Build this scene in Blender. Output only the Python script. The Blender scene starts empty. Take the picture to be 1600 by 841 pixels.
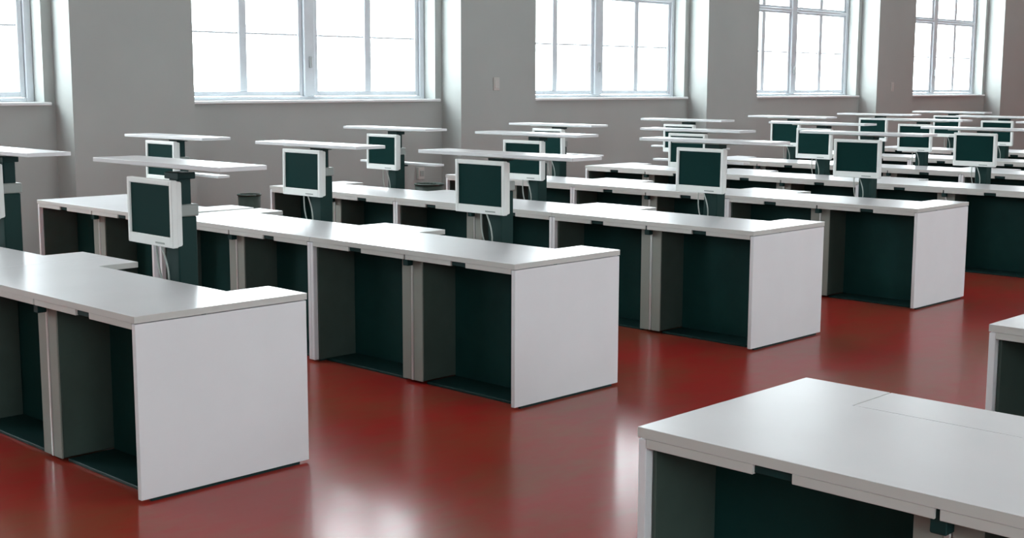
import bpy, bmesh, math, random
from mathutils import Vector, Matrix

random.seed(7)
SC = bpy.context.scene
COL = SC.collection

# ------------------------------------------------------------------ camera
cam = bpy.data.cameras.new('camera')
cam.sensor_width = 36.0
cam.lens = 2049.3 / 1600.0 * 36.0
cam.clip_start = 0.05
cam.clip_end = 200
camo = bpy.data.objects.new('camera', cam)
COL.objects.link(camo)
CAM = Vector((4.4555, -2.5206, 1.6222))
yaw, pitch, roll = 2.34209, 0.14035, 0.003
fw = Vector((math.cos(pitch) * math.cos(yaw), math.cos(pitch) * math.sin(yaw), -math.sin(pitch)))
rt = Vector((math.sin(yaw), -math.cos(yaw), 0))
up = rt.cross(fw)
rt, up = math.cos(roll) * rt + math.sin(roll) * up, -math.sin(roll) * rt + math.cos(roll) * up
camo.matrix_world = Matrix((rt, up, -fw)).transposed().to_4x4()
camo.location = CAM
SC.camera = camo

# ------------------------------------------------------------------ daylight, exposure
SKY_STRENGTH = 14.0
world = bpy.data.worlds.new('overcast_sky')
SC.world = world
world.use_nodes = True
wn = world.node_tree.nodes
wn['Background'].inputs[0].default_value = (0.93, 0.97, 1.0, 1)
wn['Background'].inputs[1].default_value = SKY_STRENGTH
SC.view_settings.view_transform = 'Standard'
SC.view_settings.look = 'None'
SC.view_settings.gamma = 1.0
SC.view_settings.use_curve_mapping = False
SC.view_settings.exposure = 0.22

# room dimensions
XW, XN, XG = -6.30, -6.62, -6.85        # pier face, niche back, window plane
XR = 8.90                                # opposite wall
Y0, Y1 = -6.0, 31.6
ZC = 4.9
BAY, BC0 = 4.66, 5.995                    # window spacing, centre of bay 0
NH, OH = 1.72, 1.62                      # half widths of niche and opening
SILL, WTOP = 1.45, 4.25
BAYS = list(range(-2, 6))
BAYS_R = [-2, 0, 2]                       # bays of the opposite wall that have a window


def portal(x, y, z, w, h, inward):
    l = bpy.data.lights.new('window_daylight', 'AREA')
    l.shape = 'RECTANGLE'
    l.size, l.size_y = w, h
    l.cycles.is_portal = True
    o = bpy.data.objects.new('window_daylight', l)
    o.location = (x, y, z)
    o.rotation_euler = Vector((inward, 0, 0)).to_track_quat('-Z', 'Z').to_euler()
    COL.objects.link(o)


for k in BAYS:
    yc = BC0 + BAY * k
    portal(XG - 0.12, yc, (SILL + WTOP) / 2, 2 * OH, WTOP - SILL, 1)
    if k in BAYS_R:
        portal(XR + 0.40, yc, (SILL + WTOP) / 2, 2 * OH, WTOP - SILL, -1)


# ------------------------------------------------------------------ materials
def mat(name, col, rough=0.5, spec=0.5, metal=0.0, noise=0.0, nscale=6.0, bump=0.0, bscale=200.0, coat=0.0, stretch=None):
    m = bpy.data.materials.new(name)
    m.use_nodes = True
    nt = m.node_tree
    b = nt.nodes['Principled BSDF']
    b.inputs['Base Color'].default_value = (*col, 1)
    b.inputs['Roughness'].default_value = rough
    b.inputs['Specular IOR Level'].default_value = spec
    b.inputs['Metallic'].default_value = metal
    b.inputs['Coat Weight'].default_value = coat
    tc = nt.nodes.new('ShaderNodeTexCoord')
    if noise:
        n = nt.nodes.new('ShaderNodeTexNoise')
        n.inputs['Scale'].default_value = nscale
        n.inputs['Detail'].default_value = 5
        nt.links.new(tc.outputs['Object'], n.inputs['Vector'])
        r = nt.nodes.new('ShaderNodeValToRGB')
        r.color_ramp.elements[0].position = 0.3
        r.color_ramp.elements[1].position = 0.7
        r.color_ramp.elements[0].color = (*[c * (1 - noise) for c in col], 1)
        r.color_ramp.elements[1].color = (*[min(1, c * (1 + noise)) for c in col], 1)
        nt.links.new(n.outputs['Fac'], r.inputs['Fac'])
        nt.links.new(r.outputs['Color'], b.inputs['Base Color'])
    if bump:
        n2 = nt.nodes.new('ShaderNodeTexNoise')
        n2.inputs['Scale'].default_value = bscale
        n2.inputs['Detail'].default_value = 3
        nt.links.new(tc.outputs['Object'], n2.inputs['Vector'])
        bp = nt.nodes.new('ShaderNodeBump')
        bp.inputs['Strength'].default_value = bump
        bp.inputs['Distance'].default_value = 0.002
        nt.links.new(n2.outputs['Fac'], bp.inputs['Height'])
        nt.links.new(bp.outputs['Normal'], b.inputs['Normal'])
    return m


M = {}
M['laminate'] = mat('white_laminate', (0.73, 0.74, 0.755), 0.27, 0.30, noise=0.02, nscale=3)
M['panel_white'] = mat('white_panel_board', (0.79, 0.81, 0.83), 0.45, 0.4, noise=0.02, nscale=3)
M['edge'] = mat('grey_edge_band', (0.58, 0.59, 0.56), 0.45, 0.4)
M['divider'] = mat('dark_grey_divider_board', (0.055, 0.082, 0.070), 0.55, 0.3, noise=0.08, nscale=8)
M['divider_edge'] = mat('grey_divider_edge', (0.26, 0.28, 0.25), 0.5, 0.4)
M['alu'] = mat('aluminium_strip', (0.62, 0.64, 0.63), 0.35, 0.5, metal=0.6)
M['anthracite'] = mat('anthracite_board', (0.009, 0.052, 0.048), 0.6, 0.15, noise=0.1, nscale=5)  # anthracite tinted teal: colour cast of the shadows put into the base colour
M['black'] = mat('black_plastic', (0.006, 0.032, 0.031), 0.5, 0.2)  # black with the same teal shadow cast put into its colour
M['column'] = mat('lift_column_steel', (0.010, 0.038, 0.035), 0.55, 0.18)
M['bracket'] = mat('grey_steel_bracket', (0.30, 0.33, 0.31), 0.45, 0.5)
M['monitor'] = mat('light_grey_monitor_plastic', (0.80, 0.82, 0.80), 0.45, 0.4)
M['screen'] = mat('dark_lcd_glass', (0.004, 0.028, 0.026), 0.6, 0.04)
M['cable'] = mat('pale_cable', (0.42, 0.46, 0.43), 0.5, 0.4)
M['wall'] = mat('grey_wall_paint', (0.385, 0.405, 0.392), 0.75, 0.25, noise=0.035, nscale=1.2, bump=0.15, bscale=60)
M['ceiling'] = mat('ceiling_plaster', (0.62, 0.62, 0.60), 0.85, 0.2, noise=0.03, nscale=1)
M['frame'] = mat('blue_grey_window_paint', (0.60, 0.64, 0.68), 0.4, 0.5, noise=0.03, nscale=10)
M['sill'] = mat('white_sill_paint', (0.74, 0.76, 0.77), 0.3, 0.5)
M['socket'] = mat('ivory_socket_plastic', (0.50, 0.50, 0.475), 0.5, 0.3)
M['bin'] = mat('dark_bin_plastic', (0.035, 0.055, 0.045), 0.5, 0.4)
M['blue_box'] = mat('pale_blue_card', (0.42, 0.52, 0.66), 0.7, 0.2)
M['brass'] = mat('dull_handle_metal', (0.35, 0.36, 0.36), 0.4, 0.5, metal=0.8)

# red linoleum
m = bpy.data.materials.new('red_linoleum')
m.use_nodes = True
nt = m.node_tree
b = nt.nodes['Principled BSDF']
tc = nt.nodes.new('ShaderNodeTexCoord')
n1 = nt.nodes.new('ShaderNodeTexNoise'); n1.inputs['Scale'].default_value = 1.3; n1.inputs['Detail'].default_value = 6
n2 = nt.nodes.new('ShaderNodeTexNoise'); n2.inputs['Scale'].default_value = 14; n2.inputs['Detail'].default_value = 4
mp = nt.nodes.new('ShaderNodeMapping'); mp.inputs['Scale'].default_value = (1.0, 0.45, 1.0)
nt.links.new(tc.outputs['Object'], mp.inputs['Vector'])
nt.links.new(mp.outputs['Vector'], n1.inputs['Vector'])
nt.links.new(mp.outputs['Vector'], n2.inputs['Vector'])
mx = nt.nodes.new('ShaderNodeMath'); mx.operation = 'MULTIPLY_ADD'; mx.inputs[1].default_value = 0.35
nt.links.new(n2.outputs['Fac'], mx.inputs[0]); nt.links.new(n1.outputs['Fac'], mx.inputs[2])
rp = nt.nodes.new('ShaderNodeValToRGB')
rp.color_ramp.elements[0].position = 0.58; rp.color_ramp.elements[0].color = (0.345, 0.024, 0.019, 1)
rp.color_ramp.elements[1].position = 0.80; rp.color_ramp.elements[1].color = (0.27, 0.062, 0.032, 1)
nt.links.new(mx.outputs[0], rp.inputs['Fac'])
nt.links.new(rp.outputs['Color'], b.inputs['Base Color'])
rr = nt.nodes.new('ShaderNodeMapRange')
rr.inputs['To Min'].default_value = 0.275; rr.inputs['To Max'].default_value = 0.33
nt.links.new(n1.outputs['Fac'], rr.inputs['Value'])
nt.links.new(rr.outputs['Result'], b.inputs['Roughness'])
b.inputs['Specular IOR Level'].default_value = 0.10
b.inputs['Specular Tint'].default_value = (1.0, 0.75, 0.66, 1)
b.inputs['Coat Weight'].default_value = 0.32      # floor wax
b.inputs['Coat Roughness'].default_value = 0.15
n3 = nt.nodes.new('ShaderNodeTexNoise'); n3.inputs['Scale'].default_value = 5.0; n3.inputs['Detail'].default_value = 3
nt.links.new(tc.outputs['Object'], n3.inputs['Vector'])
bp = nt.nodes.new('ShaderNodeBump'); bp.inputs['Strength'].default_value = 0.2; bp.inputs['Distance'].default_value = 0.004
nt.links.new(n3.outputs['Fac'], bp.inputs['Height'])
nt.links.new(bp.outputs['Normal'], b.inputs['Normal'])
M['floor'] = m

# window glass: a thin clear pane
m = bpy.data.materials.new('clear_pane_glass')
m.use_nodes = True
nt = m.node_tree
nt.nodes.remove(nt.nodes['Principled BSDF'])
out = nt.nodes['Material Output']
tr = nt.nodes.new('ShaderNodeBsdfTransparent'); tr.inputs[0].default_value = (0.94, 0.97, 0.97, 1)
gl = nt.nodes.new('ShaderNodeBsdfGlossy'); gl.inputs['Roughness'].default_value = 0.03
ms = nt.nodes.new('ShaderNodeMixShader'); ms.inputs[0].default_value = 0.06
nt.links.new(tr.outputs[0], ms.inputs[1]); nt.links.new(gl.outputs[0], ms.inputs[2])
nt.links.new(ms.outputs[0], out.inputs['Surface'])
M['glass'] = m


# ------------------------------------------------------------------ mesh helpers
def box(bm, x0, x1, y0, y1, z0, z1, bev=0.0, seg=1):
    r = bmesh.ops.create_cube(bm, size=1.0)
    vs = r['verts']
    for v in vs:
        v.co = Vector(((x0 + x1) / 2 + v.co.x * (x1 - x0), (y0 + y1) / 2 + v.co.y * (y1 - y0), (z0 + z1) / 2 + v.co.z * (z1 - z0)))
    if bev:
        es = {e for v in vs for e in v.link_edges}
        bmesh.ops.bevel(bm, geom=list(es), offset=bev, segments=seg, affect='EDGES', profile=0.5)


def prism(bm, pts, z0, z1, bev=0.0):
    vs = [bm.verts.new((x, y, z0)) for x, y in pts]
    f = bm.faces.new(vs)
    r = bmesh.ops.extrude_face_region(bm, geom=[f])
    nv = [g for g in r['geom'] if isinstance(g, bmesh.types.BMVert)]
    for v in nv:
        v.co.z = z1
    bmesh.ops.recalc_face_normals(bm, faces=bm.faces)
    if bev:
        bmesh.ops.bevel(bm, geom=list(bm.edges), offset=bev, segments=1, affect='EDGES', profile=0.5)


def tube(bm, pts, rad, n=6):
    rings = []
    for i, p in enumerate(pts):
        p = Vector(p)
        a = Vector(pts[max(0, i - 1)]); c = Vector(pts[min(len(pts) - 1, i + 1)])
        t = (c - a).normalized()
        u = t.orthogonal().normalized() if abs(t.y) > 0.95 else t.cross(Vector((0, 1, 0))).normalized()
        w = t.cross(u).normalized()
        rings.append([bm.verts.new(p + rad * (math.cos(2 * math.pi * j / n) * u + math.sin(2 * math.pi * j / n) * w)) for j in range(n)])
    for i in range(len(rings) - 1):
        for j in range(n):
            bm.faces.new((rings[i][j], rings[i][(j + 1) % n], rings[i + 1][(j + 1) % n], rings[i + 1][j]))
    bm.faces.new(rings[0]); bm.faces.new(rings[-1])
    bmesh.ops.recalc_face_normals(bm, faces=bm.faces)


def mesh(name, bm, material, smooth=False):
    me = bpy.data.meshes.new(name)
    bm.to_mesh(me)
    bm.free()
    me.materials.append(M[material])
    if smooth:
        for p in me.polygons:
            p.use_smooth = True
    return me


def boxmesh(name, material, *b, bev=0.0, seg=1):
    bm = bmesh.new()
    box(bm, *b, bev=bev, seg=seg)
    return mesh(name, bm, material)


def put(name, me, parent=None, loc=(0, 0, 0), rot=(0, 0, 0)):
    o = bpy.data.objects.new(name, me)
    COL.objects.link(o)
    o.location = loc
    o.rotation_euler = rot
    o.parent = parent
    return o


def empty(name, loc, rz=0.0):
    o = bpy.data.objects.new(name, None)
    o.empty_display_size = 0.2
    COL.objects.link(o)
    o.location = loc
    o.rotation_euler = (0, 0, rz)
    return o


def tag(o, label, cat, group=None):
    o['label'] = label
    o['category'] = cat
    if group:
        o['group'] = group
    return o


def structure(o, label=None):
    o['kind'] = 'structure'
    if label:
        o['label'] = label
    return o


# ------------------------------------------------------------------ room shell
XL = -7.05                                # outer face of the window wall
XRO = XR + 0.55
structure(put('floor', boxmesh('floor', 'floor', XL, XRO, Y0 - .3, Y1 + .3, -0.2, 0.0)), 'glossy red brown linoleum floor')
structure(put('ceiling', boxmesh('ceiling', 'ceiling', XL, XRO, Y0 - .3, Y1 + .3, ZC, ZC + .2)), 'pale plaster ceiling')
structure(put('wall_back', boxmesh('wall_back', 'wall', XL, XRO, Y0 - .3, Y0, 0, ZC)), 'grey painted end wall behind the camera')
structure(put('wall_front', boxmesh('wall_front', 'wall', XL, XRO, Y1, Y1 + .3, 0, ZC)), 'grey painted far end wall')


def window_wall(name, label, xp, xn, xo, bays):
    bm = bmesh.new()

    def bx(xa, xb, *r):
        box(bm, min(xa, xb), max(xa, xb), *r)
    edges = []
    for k in bays:
        yc = BC0 + BAY * k
        edges.append((yc - NH, yc + NH))
    prev = Y0
    for a, c in edges:
        bx(xp, xo, prev, a, 0, ZC)
        prev = c
    bx(xp, xo, prev, Y1, 0, ZC)
    for k in bays:
        yc = BC0 + BAY * k
        bx(xn, xo, yc - NH, yc + NH, 0, SILL - 0.03)                # spandrel below the sill
        bx(xn, xo, yc - NH, yc - OH, SILL - 0.03, WTOP)
        bx(xn, xo, yc + OH, yc + NH, SILL - 0.03, WTOP)
        bx(xn, xo, yc - NH, yc + NH, WTOP, ZC)
    return structure(put(name, mesh(name, bm, 'wall')), label)


window_wall('wall_left', 'grey painted window wall with deep niches between piers', XW, XN, XL, BAYS)
window_wall('wall_right', 'grey painted window wall on the far side of the hall', XR, XR + 0.25, XRO, BAYS_R)

# ------------------------------------------------------------------ windows
FW = 0.11     # fixed outer frame
MH = 0.095    # half of the central mullion
BAR = [0.755, 0.875]
TR = (2.735, 2.785)     # transom
TR2 = (3.55, 3.61)
HB = 2.12


def window_meshes():
    d = {}
    bm = bmesh.new()      # outer fixed frame
    box(bm, -.05, .05, -OH, -OH + .07, 0 + SILL, WTOP, bev=.006)
    box(bm, -.05, .05, OH - .07, OH, SILL, WTOP, bev=.006)
    box(bm, -.05, .05, -OH + .07, OH - .07, SILL, SILL + .035, bev=.006)
    box(bm, -.05, .05, -OH + .07, OH - .07, WTOP - .06, WTOP, bev=.006)
    d['window_frame'] = mesh('window_frame', bm, 'frame')
    bm = bmesh.new()
    box(bm, -.055, .055, -MH * .75, MH * .75, SILL + .035, WTOP - .06, bev=.01)
    d['mullion'] = mesh('mullion', bm, 'frame')
    bm = bmesh.new()
    box(bm, -.05, .05, -OH + .07, -MH * .75, TR[0], TR[1], bev=.008)
    box(bm, -.05, .05, MH * .75, OH - .07, TR[0], TR[1], bev=.008)
    d['transom'] = mesh('transom', bm, 'frame')
    # one sash: hangs between mullion and frame, two panes wide
    ya, yb = MH * .75 + .004, OH - .074

    def sash(z0, z1, nm, tb, tt):
        bm = bmesh.new()
        t = .05
        box(bm, -.03, .03, ya, ya + t, z0, z1, bev=.006)
        box(bm, -.03, .03, yb - t, yb, z0, z1, bev=.006)
        box(bm, -.03, .03, ya + t, yb - t, z0, z0 + tb, bev=.006)
        box(bm, -.03, .03, ya + t, yb - t, z1 - tt, z1, bev=.006)
        yc = (ya + yb) / 2
        box(bm, -.03, .03, yc - .046, yc + .046, z0 + tb, z1 - tt, bev=.006)
        return mesh(nm, bm, 'frame')
    d['sash_lower'] = sash(SILL + .04, TR[0] - .003, 'casement', .05, .028)
    d['sash_upper'] = sash(TR[1] + .003, WTOP - .064, 'top_light', .028, .05)
    yc = (ya + yb) / 2
    d['bar_lower'] = [boxmesh('glazing_bar', 'frame', -.012, .012, a, c, HB - .009, HB + .009) for a, c in ((ya + .05, yc - .042), (yc + .042, yb - .05))]
    d['bar_upper'] = [boxmesh('glazing_bar', 'frame', -.012, .012, a, c, 3.49, 3.51) for a, c in ((ya + .05, yc - .042), (yc + .042, yb - .05))]
    d['pane'] = {}
    for lv, cuts in (('lower', (SILL + .09, HB - .009, HB + .009, TR[0] - .031)), ('upper', (TR[1] + .031, 3.49, 3.51, WTOP - .114))):
        d['pane'][lv] = [boxmesh('pane', 'glass', -.003, .003, a, c, z0, z1)
                         for a, c in ((ya + .05, yc - .042), (yc + .042, yb - .05))
                         for z0, z1 in ((cuts[0], cuts[1]), (cuts[2], cuts[3]))]
    bm = bmesh.new()      # inner sill board with a rounded nose
    box(bm, -.01, .275, -OH - .05, OH + .05, SILL - .03, SILL, bev=.008, seg=2)
    d['window_sill'] = mesh('window_sill', bm, 'sill')
    d['espagnolette'] = boxmesh('window_handle', 'brass', .055, .085, -.012, .012, 1.78, 1.90, bev=.005)
    return d


WM = window_meshes()


def window(n, x, yc, rz, label, sillx):
    w = empty('window_%d' % n, (x, yc, 0), rz)
    structure(w, label)
    put('window_frame', WM['window_frame'], w)
    put('mullion', WM['mullion'], w)
    put('transom', WM['transom'], w)
    put('window_sill', WM['window_sill'], w)
    put('window_handle', WM['espagnolette'], w)
    for s in (0, 1):
        for lv in ('lower', 'upper'):
            c = put('casement' if lv == 'lower' else 'top_light', WM['sash_' + lv], w, rot=(0, 0, math.pi * s))
            for me in WM['bar_' + lv]:
                put('glazing_bar', me, c)
            for me in WM['pane'][lv]:
                put('pane', me, c)
    return w


order = ['window at the left edge of the photo, partly cut off', 'largest complete window in the photo, left of centre', 'window above the middle rows, between two piers',
         'third complete window from the left, with visible transom', 'narrow looking window near the right edge with transom', 'window at the far right edge, only its reveal in view']
n = 0
for k in BAYS:
    n += 1
    lab = order[k + 1] if -1 <= k <= 4 else None
    window(n, XG, BC0 + BAY * k, 0, 'tall ' + lab if lab else 'tall painted casement window beyond the frame', 0)
for k in BAYS_R:
    n += 1
    window(n, XR + 0.30, BC0 + BAY * k, math.pi, 'tall painted casement window of the opposite wall', 0)

# ------------------------------------------------------------------ desks
W = 1.66
D = 0.815
H = 0.74
T = 0.028           # tabletop thickness
HW = W / 2 - 0.0008
NOTCH = 0.55
NY = 0.60
LIDZ = 1.25
LT = 0.020           # lid thickness
ROW = 2.0814


def edged(me):
    """grey edge band on the upright faces of a board"""
    me.materials.append(M['edge'])
    for p in me.polygons:
        if abs(p.normal.z) < 0.5:
            p.material_index = 1
    return me


def desk_meshes():
    d = {}
    for kind in ('raised', 'closed'):
        bm = bmesh.new()
        pts = [(-HW, 0), (HW, 0), (HW, D), (NOTCH, D), (NOTCH, NY), (-NOTCH, NY), (-NOTCH, D), (-HW, D)]
        prism(bm, pts, H - T, H, bev=0.0012)
        d['tabletop'] = edged(mesh('tabletop', bm, 'laminate'))
    d['end_panel'] = boxmesh('end_panel', 'panel_white', -.0125, .0125, 0.004, D - .004, 0.012, H - T - .004, bev=.0015)
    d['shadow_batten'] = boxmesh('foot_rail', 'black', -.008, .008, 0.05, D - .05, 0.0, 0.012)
    # fascia: pieces below the tabletop with gaps between them
    fz0, fz1 = H - T - .026, H - T
    d['fascia'] = []
    for a, c in ((-HW + .027, -.475), (-.365, -.006), (.006, .365), (.475, HW - .027)):
        d['fascia'].append(boxmesh('fascia', 'edge', a, c, .002, .022, fz0, fz1, bev=.0015))
    bm = bmesh.new()
    box(bm, -.06, .06, .012, .05, fz0 + .002, fz1 - .001, bev=.002)
    box(bm, -.03, .03, .05, .12, fz0 + .006, fz1 - .001)
    d['catch'] = mesh('recessed_catch', bm, 'black')
    d['joint'] = boxmesh('joint_plate', 'black', -.02, .02, .010, .05, fz0 - .035, fz1 - .001, bev=.003)
    # middle divider: two grey boards with a bright strip between them
    d['divider'] = boxmesh('divider_board', 'divider', -.034, .034, .065, .32, 0.015, H - T - .03, bev=.006)
    d['divider_edge'] = boxmesh('divider_edge', 'divider_edge', -.036, .036, .058, .066, 0.015, H - T - .03, bev=.002)
    d['strip'] = boxmesh('divider_strip', 'alu', -.008, .008, .055, .10, 0.015, H - T - .03, bev=.002)
    d['modesty'] = boxmesh('modesty_panel', 'anthracite', -.370, .370, .305, .325, 0.012, H - T - .001)
    d['bay_shade'] = boxmesh('bay_shade_sheet', 'black', -.358, .358, .085, .304, 0.0, 0.014, bev=.002)  # dark sheet added on the floor, stands in for the shade in the bay
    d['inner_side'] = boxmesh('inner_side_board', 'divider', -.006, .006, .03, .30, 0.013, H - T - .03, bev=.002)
    bm = bmesh.new()
    box(bm, -.52, .52, .615, .79, .08, .62, bev=.004)
    box(bm, -.48, .48, .64, .77, .0, .08)
    d['housing'] = mesh('lift_housing', bm, 'anthracite')
    bm = bmesh.new()
    box(bm, -.055, .055, -.05, .05, .58, 1.02, bev=.006)
    d['column'] = mesh('lift_column', bm, 'column')
    bm = bmesh.new()
    box(bm, -.038, .038, -.034, .034, 1.02, LIDZ - .045, bev=.004)
    box(bm, -.06, .06, -.045, .045, LIDZ - .060, LIDZ - .030, bev=.003)
    d['upper'] = mesh('column_extension', bm, 'black')
    d['collar'] = boxmesh('column_collar', 'bracket', -.062, .062, -.057, .057, 1.02, 1.075, bev=.005)
    bm = bmesh.new()
    prism(bm, [(-.54, .59), (.54, .59), (.54, .83), (-.54, .83)], LIDZ - LT, LIDZ, bev=.0015)
    d['lid'] = mesh('lift_lid', bm, 'laminate')
    d['lid_plate'] = boxmesh('lid_plate', 'edge', -.30, .30, .65, .79, LIDZ - LT - .010, LIDZ - LT, bev=.002)
    bm = bmesh.new()
    prism(bm, [(-NOTCH + .003, NY + .003), (NOTCH - .003, NY + .003), (NOTCH - .003, D), (-NOTCH + .003, D)], H - T, H, bev=.002)
    d['closed_lid'] = mesh('lift_lid', bm, 'laminate')
    d['shelf'] = boxmesh('keyboard_shelf', 'laminate', -.52, .47, .76, .86, .932, .950, bev=.002)
    d['shelf_arm'] = boxmesh('shelf_arm', 'black', -.03, .03, .72, .84, .912, .932)
    return d


DM = desk_meshes()


def desk(xr, y, label, group, raised=True, shelf=False, ldx=0.0, lsx=1.0, ldz=0.0):
    """xr: right (+x) end of the desk, y: its front edge"""
    e = empty('computer_desk', (xr - W / 2, y, 0))
    tag(e, label, 'desk', group)
    put('tabletop', DM['tabletop'], e)
    for s in (-1, 1):
        p = put('end_panel', DM['end_panel'], e, (s * (HW - .0135), 0, 0))
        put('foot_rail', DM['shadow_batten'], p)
        put('divider_board', DM['divider'], e, (s * .046, 0, 0))
        put('modesty_panel', DM['modesty'], e, (s * .448, 0, 0))
        put('bay_shade_sheet', DM['bay_shade'], e, (s * .441, 0, 0))
        put('recessed_catch', DM['catch'], e, (s * .42, 0, 0))
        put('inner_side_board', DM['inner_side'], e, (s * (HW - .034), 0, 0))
    put('divider_strip', DM['strip'], e)
    for s in (-1, 1):
        put('divider_edge', DM['divider_edge'], e, (s * .046, 0, 0))
    for me in DM['fascia']:
        put('fascia', me, e)
    put('joint_plate', DM['joint'], e)
    put('lift_housing', DM['housing'], e)
    if raised:
        c = put('lift_column', DM['column'], e, (.03 + ldx, .71, 0))
        put('column_extension', DM['upper'], c)
        put('column_collar', DM['collar'], c)
        l = put('lift_lid', DM['lid'], e, (ldx + (lsx - 1) * .54, 0, ldz))
        l.scale = (lsx, 1, 1)
        put('lid_plate', DM['lid_plate'], l)
    else:
        put('lift_lid', DM['closed_lid'], e)
    if shelf:
        s = put('keyboard_shelf', DM['shelf'], e)
        put('shelf_arm', DM['shelf_arm'], s)
    return e


# ------------------------------------------------------------------ monitors
MW, MHT, MD = 0.40, 0.30, 0.055


def monitor_meshes():
    d = {}
    bm = bmesh.new()
    w, h = MW / 2, MHT / 2
    # bezel ring with a wider chin
    box(bm, -w, -w + .024, 0, .03, -h, h, bev=.004)
    box(bm, w - .024, w, 0, .03, -h, h, bev=.004)
    box(bm, -w + .02, w - .02, 0, .03, h - .024, h, bev=.004)
    box(bm, -w + .02, w - .02, 0, .03, -h, -h + .046, bev=.004)
    d['bezel'] = mesh('bezel', bm, 'monitor')
    bm = bmesh.new()
    # tapered back shell
    f = [bm.verts.new((sx * (w - .003), .028, sz * (h - .003))) for sx, sz in ((-1, -1), (1, -1), (1, 1), (-1, 1))]
    g = [bm.verts.new((sx * (w - .008), MD, sz * (h - .008))) for sx, sz in ((-1, -1), (1, -1), (1, 1), (-1, 1))]
    k = [bm.verts.new((sx * w * .55, MD + .03, sz * h * .6)) for sx, sz in ((-1, -1), (1, -1), (1, 1), (-1, 1))]
    for a, c in ((f, g), (g, k)):
        for i in range(4):
            bm.faces.new((a[i], a[(i + 1) % 4], c[(i + 1) % 4], c[i]))
    bm.faces.new(f); bm.faces.new(k)
    bmesh.ops.recalc_face_normals(bm, faces=bm.faces)
    bmesh.ops.bevel(bm, geom=list(bm.edges), offset=.003, segments=1, affect='EDGES', profile=.5)
    d['shell'] = mesh('back_shell', bm, 'monitor')
    d['screen'] = boxmesh('screen', 'screen', -w + .022, w - .022, .009, .02, -h + .044, h - .022)
    bm = bmesh.new()
    box(bm, -.05, .05, MD + .025, MD + .033, -.05, .05, bev=.002)
    d['mount'] = mesh('mount_plate', bm, 'black')
    d['buttons'] = boxmesh('button_row', 'bracket', .05, .13, -.002, .004, -h + .012, -h + .020, bev=.001)
    d['cables'] = []
    for i, (x0, x1, sag) in enumerate(((-.035, .012, -.03), (.00, -.022, .045))):
        bm = bmesh.new()
        pts = []
        for j in range(11):
            t = j / 10
            pts.append((x0 + (x1 - x0) * t + sag * math.sin(math.pi * t), .05 + .04 * t, -h + .012 - .30 * t))
        tube(bm, pts, .0045)
        d['cables'].append(mesh('cable', bm, 'cable', True))
    return d


MM = monitor_meshes()


def monitor(xr, y, label, group):
    e = empty('monitor', (xr - W / 2, y + .565, 1.045))
    e.rotation_euler = (math.radians(random.uniform(-1, 1.5)), 0, math.radians(random.uniform(-2.0, 2.0)))
    tag(e, label, 'monitor', group)
    put('bezel', MM['bezel'], e)
    put('back_shell', MM['shell'], e)
    put('screen', MM['screen'], e)
    put('mount_plate', MM['mount'], e)
    put('button_row', MM['buttons'], e)
    for me in MM['cables']:
        put('cable', me, e)
    return e


ORD = ['nearest', 'second', 'third', 'fourth', 'fifth', 'sixth', 'seventh', 'eighth']
POS = ['aisle end', 'middle', 'window end']
SHELF = {(1, 2), (2, 2), (3, 2), (4, 2), (3, 1)}
SHIFT = {(1, 2): -0.07}                       # desk stands slightly off the row
LID = {(0, 1): (-0.10, 1.0), (1, 0): (0.0, 1.13)}   # lid offset and length
LDZ = {(0, 0): 0.018, (0, 1): 0.01, (1, 0): -0.015, (1, 1): -0.018, (1, 2): -0.018, (3, 1): -0.018, (3, 2): -0.01, (4, 0): -0.01}
for k in range(8):
    for c in range(3):
        if k == 0 and c == 2:
            continue
        if c == 0:
            lab = 'white desk with raised lid at aisle end of the %s row, broad end panel showing' % ORD[k]
            if k > 3:
                lab = 'white desk with raised lid at the aisle end of the %s row' % ORD[k]
        elif c == 1:
            lab = 'white desk with raised lid in the middle of the %s row' % ORD[k]
        else:
            lab = 'white desk with raised lid at the window end of the %s row' % ORD[k]
        sx = -W * c + SHIFT.get((k, c), 0.0)
        desk(sx, ROW * k, lab, 'computer desks in long rows by the windows', True, (k, c) in SHELF, *LID.get((k, c), (0.0, 1.0)), LDZ.get((k, c), 0.0))
        monitor(sx + LID.get((k, c), (0.0, 1.0))[0], ROW * k, 'light grey flat monitor under the raised lid at the %s of the %s row' % (POS[c], ORD[k]), 'monitors hanging under the raised lids')

BX, BY = 2.3748, 0.0894
desk(BX + W, BY, 'large white desk with closed lid in the right foreground', 'closed desks across the aisle', False)
desk(BX + W, BY + ROW, 'white desk with closed lid cut off at the right edge, behind the foreground desk', 'closed desks across the aisle', False)


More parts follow.
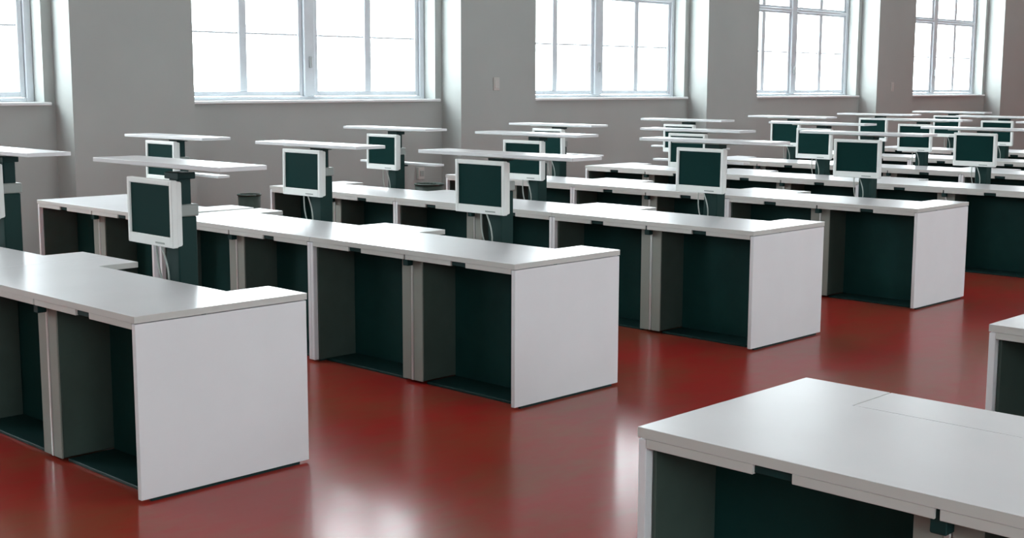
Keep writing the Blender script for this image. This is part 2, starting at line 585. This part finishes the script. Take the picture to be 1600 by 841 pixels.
# ------------------------------------------------------------------ small things on the wall and floor
def wall_switch(x, y, z, label):
    e = empty('wall_switch', (x, y, z))
    tag(e, label, 'switch', 'switches on the piers')
    put('back_plate', SWP, e)
    put('rocker', SWR, e)


SWP = boxmesh('back_plate', 'socket', 0, .012, -.05, .05, -.075, .075, bev=.004)
SWR = boxmesh('rocker', 'socket', .012, .02, -.03, .03, -.05, .05, bev=.003)
wall_switch(XW, 8.27, 1.62, 'small pale switch on the pier left of the middle window')
wall_switch(XW, 17.53, 1.59, 'small pale switch on the pier near the right edge')


def socket_box(x, y, z, label):
    e = empty('wall_socket', (x, y, z))
    tag(e, label, 'socket')
    put('socket_housing', boxmesh('socket_housing', 'socket', 0, .05, -.045, .045, -.07, .07, bev=.006), e)
    put('socket_insert', boxmesh('socket_insert', 'bracket', .05, .056, -.03, .03, -.03, .03, bev=.002), e)


socket_box(XN, 7.36, 0.62, 'small pale socket box on the wall below the largest window')


def waste_bin(x, y, h, rad, label):
    e = empty('waste_bin', (x, y, 0))
    tag(e, label, 'bin', 'waste bins at the window end of the rows')
    bm = bmesh.new()
    n = 20
    prof = [(rad * .78, 0.0), (rad, h), (rad * .95, h), (rad * .74, 0.02)]
    rings = [[bm.verts.new((r_ * math.cos(2 * math.pi * j / n), r_ * math.sin(2 * math.pi * j / n), z)) for j in range(n)] for r_, z in prof]
    for a, c in zip(rings, rings[1:]):
        for j in range(n):
            bm.faces.new((a[j], a[(j + 1) % n], c[(j + 1) % n], c[j]))
    bm.faces.new(rings[0]); bm.faces.new(rings[-1])
    bmesh.ops.recalc_face_normals(bm, faces=bm.faces)
    put('bin_body', mesh('bin_body', bm, 'bin', True), e)
    bm = bmesh.new()
    pts = [(rad * math.cos(2 * math.pi * j / 24), rad * math.sin(2 * math.pi * j / 24), h) for j in range(25)]
    tube(bm, pts, .009)
    put('bin_rim', mesh('bin_rim', bm, 'bin', True), e)


waste_bin(-5.72, 6.70, 0.58, 0.15, 'dark waste bin by the window wall at the end of the fourth row')
waste_bin(-5.72, 4.46, 0.60, 0.105, 'dark waste bin by the window wall at the end of the third row')
